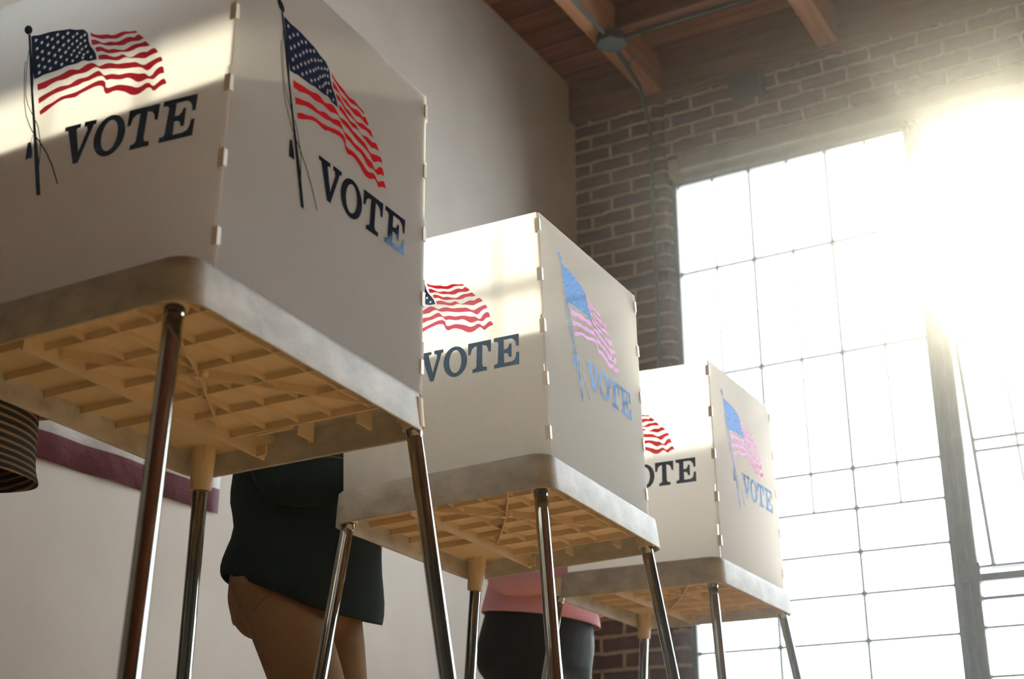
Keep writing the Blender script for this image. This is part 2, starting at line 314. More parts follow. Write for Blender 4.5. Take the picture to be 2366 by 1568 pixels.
# windows: steel frames, five bays
ROWS = [zz(v) for v in (3.278, 2.782, 2.227, 1.675, 1.493, 1.300, 1.117, .916, .728, .54)]+[.70]
PITCH = 1.263; X0 = -2.443; BW = 1.173
def fbar(bm, x0, x1, z0, z1, y=GY, dp=.03): box(bm, x0, x1, y-dp/2, y+dp/2, z0, z1)
def window_bay(k, x0, sash):
    x1 = x0+BW
    win = bpy.data.objects.new('window_%d' % (k+1), None); COL.objects.link(win); win.location = (x0, GY, WIN_B); structure(win)
    off = Vector((-x0, -GY, -WIN_B))
    def add(name, bm, mat):
        bmesh.ops.translate(bm, verts=bm.verts, vec=off); return obj(name, bm, mat, win)
    w_ = x1-x0; cols = [x0+w_*i/3 for i in range(4)]; b = .012
    bm = bmesh.new()
    fbar(bm, x0-.012, x0+.008, WIN_B, zz(3.285), dp=.05); fbar(bm, x1-.008, x1+.012, WIN_B, zz(3.285), dp=.05)
    fbar(bm, x0, x1, zz(3.268), zz(3.280), dp=.03); fbar(bm, x0, x1, WIN_B, WIN_B+.02, dp=.05)
    add('frame', bm, 'steel_paint')
    bm = bmesh.new(); gp = bmesh.new()
    if not sash:
        for z in ROWS[1:10]: fbar(bm, x0, x1, z-b/2, z+b/2)
        for i in (1, 2): fbar(bm, cols[i]-b/2, cols[i]+b/2, WIN_B, zz(3.27))
        for i in range(3):
            xm = (cols[i]+cols[i+1])/2; fbar(bm, xm-.0048, xm+.0048, ROWS[4], zz(3.27), dp=.014)
        # small gussets where bars cross
        for i in range(1, 3):
            for z in ROWS[1:10]:
                q = [(cols[i]+dx, z+dz) for dx, dz in ((-.018, 0), (0, -.018), (.018, 0), (0, .018))]
                prism(bm, q, .012, lambda u, v, w2: Vector((u, GY-.012+w2, v)))
        box(gp, x0, x1, GY-.001, GY+.002, WIN_B, zz(3.27))
    else:
        tz0, tz1 = zz(2.253), zz(2.19); bz = zz(1.183); th = zz(1.138); lz = zz(1.05)
        fbar(bm, x0, x1, tz0-.012, tz0+.012, dp=.05); fbar(bm, x0, x1, bz-.006, bz+.006); fbar(bm, x0, x1, th-.02, th+.014, dp=.06); fbar(bm, x0, x1, lz-.008, lz+.008, dp=.04)
        for z in (zz(.932), zz(.735), zz(.54)): fbar(bm, x0, x1, z-b/2, z+b/2)
        for i in (1, 2):
            fbar(bm, cols[i]-b/2, cols[i]+b/2, WIN_B, lz); 
            xm = (cols[i]) ; fbar(bm, xm-.0048, xm+.0048, tz0, zz(3.27), dp=.014)
        fbar(bm, x0, x1, zz(2.76)-b/2, zz(2.76)+b/2)
        box(gp, x0, x1, GY-.001, GY+.002, tz0, zz(3.27)); box(gp, x0, x1, GY-.001, GY+.002, WIN_B, lz)
        # open awning sash swung outward from its top rail
        piv = Vector((0, GY+.03, tz1)); ang = R(13)
        Mx = Matrix.Translation(piv+off) @ Matrix.Rotation(ang, 4, 'X')
        s = bmesh.new(); g2 = bmesh.new(); H = tz1-bz-.01
        def sb(xa, xb, za, zb): box(s, xa, xb, -.012, .012, za, zb, Mx)
        sb(x0+.012, x0+.03, -H, 0); sb(x1-.03, x1-.012, -H, 0); sb(x0+.012, x1-.012, -.02, 0); sb(x0+.012, x1-.012, -H, -H+.018)
        xm = x0+.2
        for xm in (x0+.205, x0+.59, x0+.97): sb(xm-.005, xm+.005, -H, 0)
        for hz in (-.435, -.485): sb(x0+.012, x1-.012, hz-.008, hz+.008)
        box(g2, x0+.02, x1-.02, -.001, .002, -H+.01, -.01, Mx)
        so_ = obj('sash', s, 'steel_paint', win); obj('sash_pane', g2, 'glass', so_)
        # insect mesh in the gap below the sash
        ms = bmesh.new(); st = .011
        za, zb = lz, zz(1.24)
        n = int((BW+(zb-za))/st)
        for q in range(n):
            a = x0+q*st
            for sg in (1, -1):
                xs, xe = (a-(zb-za), a) if sg > 0 else (a, a-(zb-za))
                pa, pb = Vector((xs, GY+.04, za)), Vector((xe, GY+.04, zb))
                # clip to bay
                def clip(p1, p2):
                    d = p2-p1; t0, t1 = 0, 1
                    for lim, s_ in ((x0, 1), (x1, -1)):
                        f0, f1 = s_*(p1.x-lim), s_*(p2.x-lim)
                        if f0 < 0 and f1 < 0: return None
                        if f0 < 0: t0 = max(t0, f0/(f0-f1))
                        if f1 < 0: t1 = min(t1, f0/(f0-f1))
                    return (p1+d*t0, p1+d*t1) if t1 > t0 else None
                c = clip(pa, pb)
                if c and k == 1: bar(ms, c[0], c[1], .0016, .0016)
        if k == 1:
            add('insect_screen', ms, 'steel_paint')
        else: ms.free()
    add('muntin_grid', bm, 'steel_paint')
    add('pane', gp, 'glass')
for k in range(5):
    x0 = X0+k*PITCH*.985 if k < 0 else X0+k*(BW+.09)
    if x0+BW > WIN_R: break
    window_bay(k, x0, k in (1, 3))
nbay = k
# steel mullions between bays
for i in range(1, 5):
    xm = X0+i*(BW+.09)-.09
    bm = bmesh.new(); box(bm, xm, xm+.09, GY-.03, GY+.03, WIN_B, zz(3.285)); box(bm, xm+.022, xm+.030, GY-.075, GY-.03, WIN_B, zz(3.285)); box(bm, xm+.055, xm+.063, GY-.06, GY-.03, WIN_B, zz(3.285))
    if i < 3:
        box(bm, xm+.035, xm+.115, GY-.066, GY-.058, zz(1.12), zz(1.19)); box(bm, xm+.06, xm+.085, GY-.078, GY-.066, zz(1.14), zz(1.17))
    structure(obj('trim_%d' % (i+2), bm, 'steel_paint'))
xe = X0+4*(BW+.09)+BW
if xe < WIN_R-.01:
    bm = bmesh.new(); box(bm, xe, WIN_R, GY-.03, GY+.03, WIN_B, zz(3.285)); structure(obj('trim_7', bm, 'steel_paint'))
bm = bmesh.new(); box(bm, WIN_L, X0-.012, GY-.03, GY+.03, WIN_B, zz(3.285)); structure(obj('trim_8', bm, 'steel_paint'))

# ledger beam on the brick wall and joists under the deck
LZ = zz(3.745)
bm = bmesh.new(); box(bm, WX, XR, WY-.07, WY, LZ, CE); bevel(structure(obj('trim_9', bm, 'ledger_wood')), .006)
jl = ['wooden ceiling joist nearest the plaster wall, with the electrical box under it', 'wooden ceiling joist second from the plaster wall, lit orange above the first window bay']
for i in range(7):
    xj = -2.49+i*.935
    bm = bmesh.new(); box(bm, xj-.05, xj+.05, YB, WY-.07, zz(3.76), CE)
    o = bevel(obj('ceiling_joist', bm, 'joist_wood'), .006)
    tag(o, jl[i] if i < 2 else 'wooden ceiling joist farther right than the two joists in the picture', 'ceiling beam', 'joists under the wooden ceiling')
# cross blocking between the first joists
bm = bmesh.new(); box(bm, -2.44, -1.605, 5.25, 5.29, zz(3.83), CE); o = obj('joist_blocking', bm, 'ledger_wood'); tag(o, 'dark wooden blocking board between the two joists in view', 'ceiling beam')

# electrical conduit with its junction box
cz = zz(3.725)
t = thing('electrical_conduit', 'grey metal conduit running under the joist and down the brick wall, with a box', 'conduit', (-2.44, 5.2, cz))
def loc(pts, o_): return [Vector(p)-Vector(o_) for p in pts]
OC = (-2.44, 5.2, cz)
bm = bmesh.new(); prism(bm, [(math.cos(R(22.5+45*i))*.075, math.sin(R(22.5+45*i))*.075) for i in range(8)], .05, lambda u, v, w_: Vector((u, v, w_-.015)))
bevel(obj('junction_box', bm, 'conduit_metal', t), .004)
bm = bmesh.new(); tube(bm, loc([(-2.44, 5.2, cz+.01), (-2.44, YB, cz+.01)], OC), .011); obj('ceiling_pipe', bm, 'conduit_metal', t, True)
bm = bmesh.new(); tube(bm, loc([(-2.44, 5.2, cz+.01), (XR, 5.2, cz+.01)], OC), .011); obj('cross_pipe', bm, 'conduit_metal', t, True)
arc = [(-2.44-.02*0, 5.2, cz+.005), (-2.50, 5.62, cz+.003)]
arc = [(-2.44, 5.2, cz+.005), (-2.49, 5.62, cz)] + [(-2.50-.03*math.sin(a)*.8, 5.62+.2*math.sin(a), cz-.2*(1-math.cos(a))) for a in [R(15*i) for i in range(1, 7)]] + [(-2.525, 5.825, zz(3.0)), (-2.53, 5.84, zz(2.0)), (-2.53, 5.845, .0)]
bm = bmesh.new(); tube(bm, loc(arc, OC), .0115); obj('wall_pipe', bm, 'conduit_metal', t, True)
bm = bmesh.new(); tube(bm, loc([(-2.405, 5.40, cz+.035), (-2.44, 5.40, cz-.012), (-2.475, 5.40, cz+.035)], OC), .005, 8); obj('pipe_strap', bm, 'conduit_metal', t, True)
# dark metal box on the brick under the ledger
bm = bmesh.new(); box(bm, -2.075, -1.905, WY-.09, WY, zz(3.62), zz(3.735)); box(bm, -2.05, -1.93, WY-.10, WY-.09, zz(3.635), zz(3.72))
o = bevel(obj('wall_box', bm, 'rubber'), .008); tag(o, 'dark metal box fixed to the brick just under the ledger beam', 'electrical box')

# banner on the plaster wall, its lower edge showing below the first booth
bm = bmesh.new(); y0, y1, z0, z1 = 1.5, 3.28, 1.362, 2.0; n = 40
fr = []; bk = []
for i in range(n+1):
    yy = y0+(y1-y0)*i/n
    dx = .010+.005*math.sin(i*1.1)
    for lst, e in ((fr, .003), (bk, 0)):
        lst.append([bm.verts.new((dx+e, yy-y0, zv-z0)) for zv in (z0, (z0+z1)/2, z1)])
for i in range(n):
    for j in range(2):
        bm.faces.new((fr[i][j], fr[i+1][j], fr[i+1][j+1], fr[i][j+1])); bm.faces.new((bk[i][j+1], bk[i+1][j+1], bk[i+1][j], bk[i][j]))
    bm.faces.new((fr[i][0], bk[i][0], bk[i+1][0], fr[i+1][0])); bm.faces.new((fr[i+1][2], bk[i+1][2], bk[i][2], fr[i][2]))
for i in (0, n):
    for j in range(2): bm.faces.new((fr[i][j], fr[i][j+1], bk[i][j+1], bk[i][j]))
o = obj('wall_banner', bm, 'banner', None, True); o.location = (WX, y0, z0)
tag(o, 'maroon and white striped cloth banner hanging on the plaster wall behind the nearest booth', 'banner')

# ---------------------------------------------------------------- voting booths
DATA = json.loads(r'''{"canton":[[-2051,5613],[-1997,5616],[-1874,5595],[-1755,5597],[-1588,5592],[-1371,5564],[-1205,5542],[-1082,5495],[-927,5464],[-863,5419],[-802,5352],[-775,5242],[-723,5117],[-633,5003],[-575,4908],[-545,4815],[-697,4821],[-780,4851],[-850,4863],[-960,4839],[-1166,4842],[-1277,4817],[-1483,4799],[-1645,4791],[-1735,4765],[-1839,4753],[-1886,4893],[-1966,5224]],"stars":[[-1925,5510],[-1681,5508],[-1461,5499],[-1238,5470],[-1038,5411],[-866,5346],[-1787,5431],[-1566,5442],[-1333,5418],[-1113,5373],[-940,5320],[-1872,5337],[-1646,5350],[-1432,5352],[-1203,5321],[-1022,5273],[-850,5233],[-1747,5249],[-1515,5272],[-1298,5264],[-1108,5234],[-932,5199],[-1834,5161],[-1594,5181],[-1373,5189],[-1172,5178],[-986,5148],[-813,5119],[-1706,5098],[-1458,5111],[-1231,5113],[-1053,5097],[-885,5085],[-1776,4991],[-1561,5030],[-1320,5049],[-1098,5033],[-930,5033],[-759,5004],[-1645,4934],[-1413,4965],[-1185,4964],[-974,4972],[-834,4973],[-1744,4855],[-1516,4878],[-1279,4899],[-1054,4912],[-847,4918],[-673,4889]],"stripes":[[[-754,5367],[-690,5320],[-600,5282],[-495,5256],[-392,5238],[-309,5204],[-229,5191],[-153,5200],[-88,5209],[-9,5196],[71,5172],[137,5165],[199,5150],[225,5120],[198,5112],[120,5126],[31,5139],[-35,5140],[-109,5118],[-196,5110],[-288,5131],[-380,5156],[-483,5173],[-567,5208],[-652,5249],[-732,5293]],[[-721,5220],[-645,5204],[-559,5155],[-474,5103],[-404,5086],[-315,5084],[-211,5051],[-132,5044],[-57,5060],[17,5077],[95,5069],[174,5043],[225,5070],[275,5064],[371,4983],[304,4955],[217,4962],[139,4976],[52,4973],[-11,4953],[-99,4960],[-203,4990],[-305,5007],[-409,5041],[-517,5093],[-597,5100],[-683,5109]],[[-615,5031],[-579,5050],[-509,5038],[-425,4995],[-329,4941],[-239,4934],[-147,4901],[-43,4866],[34,4862],[117,4892],[202,4911],[289,4904],[375,4908],[424,4904],[509,4815],[430,4810],[342,4827],[255,4828],[161,4806],[63,4805],[-39,4832],[-139,4844],[-251,4857],[-343,4884],[-427,4930],[-487,4954],[-565,4958]],[[-527,4883],[-454,4881],[-362,4858],[-278,4813],[-185,4776],[-108,4772],[-32,4784],[26,4755],[97,4708],[164,4691],[227,4706],[300,4728],[375,4729],[463,4713],[534,4740],[603,4743],[645,4703],[687,4653],[589,4638],[506,4619],[444,4600],[345,4623],[234,4655],[145,4674],[65,4708],[-1,4711],[-76,4695],[-153,4703],[-257,4738],[-349,4765],[-504,4802]],[[-1755,4642],[-1657,4650],[-1487,4677],[-1317,4699],[-1205,4724],[-1118,4754],[-1026,4748],[-907,4715],[-831,4737],[-735,4775],[-634,4773],[-549,4726],[-475,4678],[-372,4691],[-261,4684],[-111,4630],[22,4615],[155,4595],[243,4582],[311,4548],[381,4504],[447,4486],[519,4508],[611,4535],[683,4552],[741,4558],[770,4526],[792,4472],[704,4459],[624,4425],[566,4380],[498,4372],[423,4424],[343,4464],[190,4490],[58,4505],[-99,4542],[-235,4579],[-359,4596],[-428,4614],[-513,4664],[-553,4677],[-619,4667],[-704,4637],[-793,4628],[-964,4637],[-1074,4618],[-1186,4598],[-1336,4602],[-1469,4567],[-1578,4526],[-1723,4520]],[[-1686,4368],[-1604,4400],[-1448,4441],[-1316,4477],[-1203,4486],[-1053,4477],[-946,4523],[-847,4540],[-723,4536],[-625,4559],[-541,4589],[-463,4589],[-393,4521],[-343,4480],[-266,4477],[-177,4468],[-51,4425],[47,4419],[157,4410],[268,4377],[358,4346],[455,4331],[513,4291],[560,4251],[611,4263],[657,4320],[715,4365],[777,4377],[822,4344],[846,4247],[770,4250],[711,4221],[642,4184],[532,4219],[470,4209],[376,4197],[297,4229],[215,4287],[124,4328],[27,4325],[-73,4342],[-209,4380],[-291,4382],[-337,4434],[-387,4477],[-444,4488],[-489,4489],[-569,4476],[-655,4456],[-767,4452],[-875,4422],[-1043,4410],[-1177,4395],[-1301,4383],[-1434,4352],[-1542,4306],[-1657,4263]],[[-1620,4117],[-1526,4179],[-1361,4225],[-1216,4283],[-1082,4298],[-913,4305],[-750,4343],[-589,4388],[-459,4410],[-375,4398],[-365,4396],[-316,4360],[-299,4317],[-290,4256],[-232,4233],[-146,4238],[-38,4243],[96,4207],[209,4167],[300,4122],[366,4107],[438,4120],[499,4145],[574,4135],[621,4088],[666,4063],[735,4100],[793,4139],[849,4152],[885,4114],[912,4050],[836,4039],[766,4012],[708,3977],[660,3983],[606,4043],[541,4053],[472,4016],[391,3986],[307,3984],[217,4015],[124,4075],[44,4110],[-46,4142],[-134,4147],[-218,4127],[-275,4145],[-316,4203],[-341,4267],[-408,4310],[-519,4313],[-670,4283],[-804,4251],[-899,4213],[-1071,4228],[-1172,4221],[-1318,4171],[-1477,4086],[-1591,4043]]],"solid":[[[-2123,5670],[-2063,5406],[-1936,4804],[-1877,4550],[-1709,3852],[-1578,3243],[-1430,2603],[-1345,2596],[-1481,3224],[-1652,3840],[-1823,4537],[-1859,4786],[-2009,5393],[-2068,5656]],[[-2041,5736],[-2054,5773],[-2079,5808],[-2113,5836],[-2149,5852],[-2183,5854],[-2210,5842],[-2225,5817],[-2226,5783],[-2213,5746],[-2187,5711],[-2154,5684],[-2117,5668],[-2083,5666],[-2057,5678],[-2042,5703]],[[-1773,3584],[-1704,3585],[-1646,3398],[-1637,3294],[-1705,3290],[-1773,3284],[-1776,3453]]],"cords":[[[[-2087,5142],[-2086,5001],[-2037,4680],[-1978,4360],[-1897,4101],[-1792,3899],[-1688,3744]],3.2],[[[-2054,5350],[-2047,5139],[-2022,4821],[-1982,4556],[-1972,4481],[-1884,4279],[-1775,4105],[-1713,4047]],2.8],[[[-1673,3963],[-1598,3829],[-1513,3576],[-1479,3423],[-1470,3218],[-1459,3072]],3.4],[[[-1653,3692],[-1528,3564],[-1354,3340],[-1196,3094],[-1096,2890],[-1020,2728]],4.6],[[[-1677,3712],[-1711,3579]],2]],"letters":{"V":[[-1014,3702],[-696,3705],[-699,3636],[-757,3633],[-772,3608],[-688,3215],[-552,3570],[-576,3631],[-627,3628],[-623,3715],[-384,3711],[-388,3636],[-436,3631],[-672,3015],[-769,3020],[-948,3622],[-1017,3626]],"Oo":[[208,3366],[204,3444],[186,3518],[154,3585],[108,3641],[53,3684],[-10,3711],[-78,3721],[-146,3713],[-213,3688],[-273,3647],[-324,3592],[-364,3526],[-390,3452],[-402,3374],[-398,3296],[-379,3222],[-345,3155],[-300,3100],[-244,3058],[-181,3032],[-114,3022],[-46,3031],[20,3056],[79,3096],[130,3151],[170,3216],[196,3289]],"Oi":[[60,3372],[58,3440],[46,3503],[24,3558],[-6,3600],[-42,3627],[-82,3636],[-123,3627],[-162,3601],[-197,3560],[-224,3505],[-243,3442],[-252,3374],[-250,3306],[-237,3243],[-215,3189],[-185,3147],[-149,3121],[-109,3112],[-68,3121],[-30,3147],[5,3188],[32,3242],[51,3305]],"T":[[252,3721],[836,3727],[815,3454],[755,3457],[738,3555],[698,3610],[609,3634],[582,3185],[608,3133],[691,3123],[686,3042],[324,3036],[334,3119],[390,3123],[431,3163],[468,3627],[401,3622],[337,3569],[301,3456],[237,3451]],"E":[[902,3734],[1528,3738],[1509,3468],[1447,3466],[1430,3577],[1382,3636],[1332,3657],[1148,3655],[1134,3439],[1206,3442],[1252,3481],[1279,3548],[1334,3549],[1318,3246],[1253,3245],[1237,3318],[1197,3349],[1132,3352],[1126,3133],[1305,3138],[1384,3167],[1417,3232],[1438,3331],[1509,3329],[1490,3051],[871,3045],[876,3132],[932,3134],[968,3167],[1010,3603],[986,3636],[897,3647]]},"aff":{"A0":[[1.0,-0.0931],[0.0,1.0],[-0.22,0.0]],"A1":[[0.8749,-0.0317],[-0.0122,0.9247],[-0.1942,-0.0128]],"A2":[[0.9131,-0.0117],[-0.0449,0.9602],[-0.1893,-0.0124]],"B0":[[0.9944,0.0087],[-0.0226,0.9875],[0.3903,-0.0084]],"B1":[[0.964,-0.0116],[-0.0029,0.9278],[0.3477,-0.0123]],"B2":[[1.0044,-0.0033],[-0.0632,0.9599],[0.367,-0.011]]},"legs":{"010":[[-0.0483,0.0362,0.012],[0.0951,-0.1438,-1.0]],"001":[[-0.4366,0.5724,0.012],[-0.117,0.124,-1.0]],"011":[[-0.018,0.5842,0.012],[0.098,0.1235,-1.0]],"110":[[-0.0397,0.043,0.012],[0.0861,-0.1404,-1.0]],"100":[[-0.4518,0.0324,0.012],[-0.1195,-0.1366,-1.0]],"111":[[-0.0311,0.5748,0.012],[0.0835,0.1214,-1.0]],"101":[[-0.4433,0.5684,0.012],[-0.1681,0.099,-1.0]],"210":[[-0.0415,0.0422,0.012],[0.0943,-0.1355,-1.0]],"211":[[-0.0289,0.5749,0.012],[0.122,0.1334,-1.0]],"201":[[-0.4549,0.5639,0.012],[-0.1267,0.1228,-1.0]],"200":[[-0.4726,0.0235,0.012],[-0.1265,-0.1388,-1.0]]},"booth":[{"o":[-1.1639,1.1958,0.6797],"rot":[0.0432,-0.0329,-0.0321]},{"o":[-1.1631,2.1626,0.6573],"rot":[0.0706,-0.0038,-0.0544]},{"o":[-1.2863,3.3074,0.6875],"rot":[0.0283,0.0054,-0.0052]}]}''')
SC = 1e-4
LX, LY, TH = .48, .6132, .0688
def art_mesh(polys, name):
    """fills closed outlines (holes by even-odd) and returns a mesh in art space"""
    cu = bpy.data.curves.new(name, 'CURVE'); cu.dimensions = '2D'; cu.fill_mode = 'BOTH'
    for pl in polys:
        sp = cu.splines.new('POLY'); sp.points.add(len(pl)-1); sp.use_cyclic_u = True
        for i, (a, b) in enumerate(pl): sp.points[i].co = (a, b, 0, 1)
    o = bpy.data.objects.new(name, cu); COL.objects.link(o)
    dg = bpy.context.evaluated_depsgraph_get(); me = bpy.data.meshes.new_from_object(o.evaluated_get(dg))
    COL.objects.unlink(o); bpy.data.objects.remove(o); bpy.data.curves.remove(cu)
    return me
def smooth_poly(pl, it=1):
    for _ in range(it):
        out = []
        n = len(pl)
        for i in range(n):
            p0, p1, p2, p3 = pl[i-1], pl[i], pl[(i+1) % n], pl[(i+2) % n]
            out.append(p1); 
            # keep sharp corners: only midpoint-smooth gentle bends
            def ang(a, b, c):
                v1 = Vector((b[0]-a[0], b[1]-a[1])); v2 = Vector((c[0]-b[0], c[1]-b[1]))
                return v1.angle(v2) if v1.length > 1e-9 and v2.length > 1e-9 else 0
            if ang(p0, p1, p2) < .9 and ang(p1, p2, p3) < .9:
                out.append(((-p0[0]+9*p1[0]+9*p2[0]-p3[0])/16, (-p0[1]+9*p1[1]+9*p2[1]-p3[1])/16))
        pl = out
    return pl
def S(pl): return [(a*SC, b*SC) for a, b in pl]
def stroke(pl, wd):
    L_, R_ = [], []
    for i, p in enumerate(pl):
        a = pl[max(i-1, 0)]; b = pl[min(i+1, len(pl)-1)]; d = Vector((b[0]-a[0], b[1]-a[1])).normalized()
        L_.append((p[0]-d.y*wd/2, p[1]+d.x*wd/2)); R_.append((p[0]+d.y*wd/2, p[1]-d.x*wd/2))
    return L_+R_[::-1]
def star(c, r, rot):
    return [(c[0]+(r if i % 2 == 0 else r*.42)*math.sin(rot+math.pi*i/5)*.95, c[1]+(r if i % 2 == 0 else r*.42)*math.cos(rot+math.pi*i/5)) for i in range(10)]
def art_parts():
    stars = [star((a*SC, b*SC), .0044 if a < -1200 else .0038, .25) for a, b in DATA['stars']]
    canton = art_mesh([smooth_poly(S(DATA['canton']), 2)]+stars, 'canton')
    stripes = art_mesh([smooth_poly(S(s), 2) for s in DATA['stripes']], 'stripes')
    pole = [art_mesh([S(DATA['solid'][0])], 'p'), art_mesh([S(DATA['solid'][1])], 'p'), art_mesh([S(DATA['solid'][2])], 'p')]
    cords = [art_mesh([stroke(S(c), wd*.00052)], 'c') for c, wd in DATA['cords']]
    L_ = DATA['letters']
    letters = [art_mesh([S(L_['V'])], 'V'), art_mesh([S(L_['Oo']), S(L_['Oi'])], 'O'), art_mesh([S(L_['T'])], 'T'), art_mesh([S(L_['E'])], 'E')]
    return canton, stripes, pole+cords, letters
CANTON, STRIPES, POLE, LETTERS = art_parts()
def printed(name, meshes, aff, to3, mat, parent):
    bm = bmesh.new()
    for layer, me in enumerate(meshes):
        vs_ = []
        for v in me.vertices:
            a, b = v.co.x, v.co.y
            u = a*aff[0][0]+b*aff[1][0]+aff[2][0]; t_ = a*aff[0][1]+b*aff[1][1]+aff[2][1]
            vs_.append(bm.verts.new(to3(u, t_, .0006+layer*.00006)))
        for p in me.polygons:
            try: bm.faces.new([vs_[i] for i in p.vertices])
            except ValueError: pass
    # face the viewer side
    bm.faces.ensure_lookup_table(); bm.normal_update()
    want = to3(0, 0, 1)-to3(0, 0, 0)
    for f in bm.faces:
        if f.normal.dot(want) < 0: f.normal_flip()
    return obj(name, bm, mat, parent, recalc=False)
def edge_notches(v0, v1, outward, first):
    """points (du, v) going from v0 up to v1 with shallow interlocking steps"""
    out = []; n = 5; h = (v1-v0)/n
    for i in range(n):
        a = v0+i*h
        out += [(0, a+.0), (0, a+h*.55), (outward, a+h*.55), (outward, a+h*.82), (0, a+h*.82)]
    out.append((0, v1)); return out
BOOTHS = [
    dict(ya=.065, al=-.525, at=(.668, .636), b=(.063, .596, .066, .598), bt=(.637, .645), ct=.632, star=.246),
    dict(ya=.040, al=-.468, at=(.592, .582), b=(.036, .545, .045, .584), bt=(.583, .606), ct=.560, star=.185),
    dict(ya=.035, al=-.452, at=(.620, .609), b=(.041, .556, .022, .538), bt=(.608, .615), ct=.575, star=.185),
]
BL = ['nearest and largest white voting booth, with a band of sun across its front screen',
      'middle white voting booth, brightly lit, between the nearest booth and the farthest one',
      'farthest and smallest white voting booth, in front of the big window']
def rotm(a, b, c): return Matrix.Rotation(a, 4, 'Z') @ Matrix.Rotation(b, 4, 'X') @ Matrix.Rotation(c, 4, 'Y')
def build_booth(i):
    D = DATA['booth'][i]; G = BOOTHS[i]
    M = Matrix.Translation(Vector(D['o'])+Vector((0, 0, FL))) @ rotm(*D['rot'])
    # the thing's origin: on the floor under the tray centre
    ctr = M @ Vector((-LX/2, LY/2, 0)); root = thing('voting_booth', BL[i], 'voting booth', (ctr.x, ctr.y, 0), 'white voting booths standing in a row')
    frame = Matrix.Translation((-ctr.x, -ctr.y, 0)) @ M
    def part(name, bm, mat, parent=root, smooth=False):
        o = obj(name, bm, mat, parent, smooth)
        if parent is root: o.matrix_local = frame
        return o
    # tray: skirt + top, drafted walls, rounded corners
    bm = bmesh.new(); rr = .042; tp = .0066
    rings = []
    def rr_ring(ins, z, r): return [bm.verts.new((x, y, z)) for x, y in rounded_rect(-LX+ins, -ins, ins, LY-ins, r, 9)]
    for ins, z, r in ((.007, .052, rr-.006), (.0062, .002, rr-.006), (.004, 0, rr-.003), (.0008, 0, rr), (0, .0012, rr), (tp*.6, TH*.85, rr-.002), (tp*.75, TH-.004, rr-.003), (tp+.003, TH, rr-.006)): rings.append(rr_ring(ins, z, r))
    loft(bm, rings, cap=True)
    tray = part('tray', bm, 'tray_plastic'); 
    for p in tray.data.polygons: p.use_smooth = len(p.vertices) == 4
    # moulded underside with its ribs
    bm = bmesh.new(); X1 = -.3095; Y1 = .457; pz = .024
    # recessed plates
    Y1 = .486; q = .0075; rc = .036
    arc1 = [(-q-rc+rc*math.cos(R(-90+15*k)), q+rc+rc*math.sin(R(-90+15*k))) for k in range(7)]
    prism(bm, [(X1, q)]+arc1+[(-q, Y1), (X1, Y1)], .056-pz, lambda u, v, w_: Vector((u, v, pz+w_)))
    arc2 = [(-LX+q+rc+rc*math.cos(R(180+15*k)), q+rc+rc*math.sin(R(180+15*k))) for k in range(7)]
    arc3 = [(-LX+q+rc+rc*math.cos(R(90+15*k)), LY-q-rc+rc*math.sin(R(90+15*k))) for k in range(7)]
    prism(bm, [(X1, q), (X1, LY-q)]+arc3+arc2, .056-.040, lambda u, v, w_: Vector((u, v, .040+w_)))
    box(bm, X1-.002, X1+.0015, .03, LY-.035, .0005, .054)       # long blade
    box(bm, X1, -q, Y1-.002, Y1+.0015, .011, .054)               # cross blade
    t_ = .0013
    for x in (-.036, -.110, -.173, -.237): box(bm, x-t_, x+t_, .0085 if x < -.05 else .02, Y1, .0135, pz)
    for k, y in enumerate((.072, .152, .233, .313, .395)):
        box(bm, X1, -q, y-t_, y+t_, .0125, pz)
        box(bm, -LX+q, X1, y-t_*1.3, y+t_*1.3, .028, .04)
    sx, sy = -.179, G['star']
    def rib(a, b, z0=.010): bar(bm, (a[0], a[1], (z0+pz)/2), (b[0], b[1], (z0+pz)/2), .0028, pz-z0)
    rib((sx, sy), (-.014, min(sy+.235, Y1-.006))); rib((sx, sy), (X1+.006, max(.010, sy-.15)))
    rib((sx, sy), (sx+(sy-.012)*.52, .010)); rib((sx, sy), (sx-.118, sy+.195))
    # small hanging tabs
    for x, y in ((-.20, .52), (-.085, .52)):
        box(bm, x-.0015, x+.0015, y, y+.045, .010, .055); box(bm, x-.010, x+.0015, y+.043, y+.045, .010, .03)
    box(bm, -.262, -.19, Y1+.004, Y1+.010, .010, .015)
    box(bm, X1-.018, X1, .52, .524, .006, .05); box(bm, X1, X1+.02, .555, .559, .0, .02)
    und = part('tray_underside', bm, 'inner_plastic', tray)
    # hub in the middle of the ribs
    bm = bmesh.new()
    for dx in (-.008, .008):
        tube(bm, [(sx+dx, sy, .009), (sx+dx, sy, pz)], .0065, 14)
    part('hub_boss', bm, 'inner_plastic', tray, True)
    # legs and their sockets
    for key in ('10', '00', '01', '11'):
        kx, ky = int(key[0]), int(key[1]); kk = str(i)+key
        if kk in DATA['legs']: a, dv = DATA['legs'][kk]
        else: a, dv = [-.44, .036, .012], [-.119, -.137, -1]
        a = Vector(a); dv = Vector(dv)
        # follow the direction to the floor in world space
        aw = M @ a; dw = (M.to_3x3() @ dv); tt = aw.z/-dw.z; foot = aw+dw*tt
        fl_ = M.inverted() @ foot; top = a-dv*.036/abs(dv.z)
        bm = bmesh.new(); dn = dv.normalized()
        tube(bm, [top, a-dv*-.0-dn*0, a+dn*.028], .0142, 20); s_ = part('leg_socket', bm, 'inner_plastic' if key == '01' else 'conduit_metal', root, True) if False else None
        bm.free()
        bm = bmesh.new()
        L_ = (fl_-top).length
        j = top+dn*.055
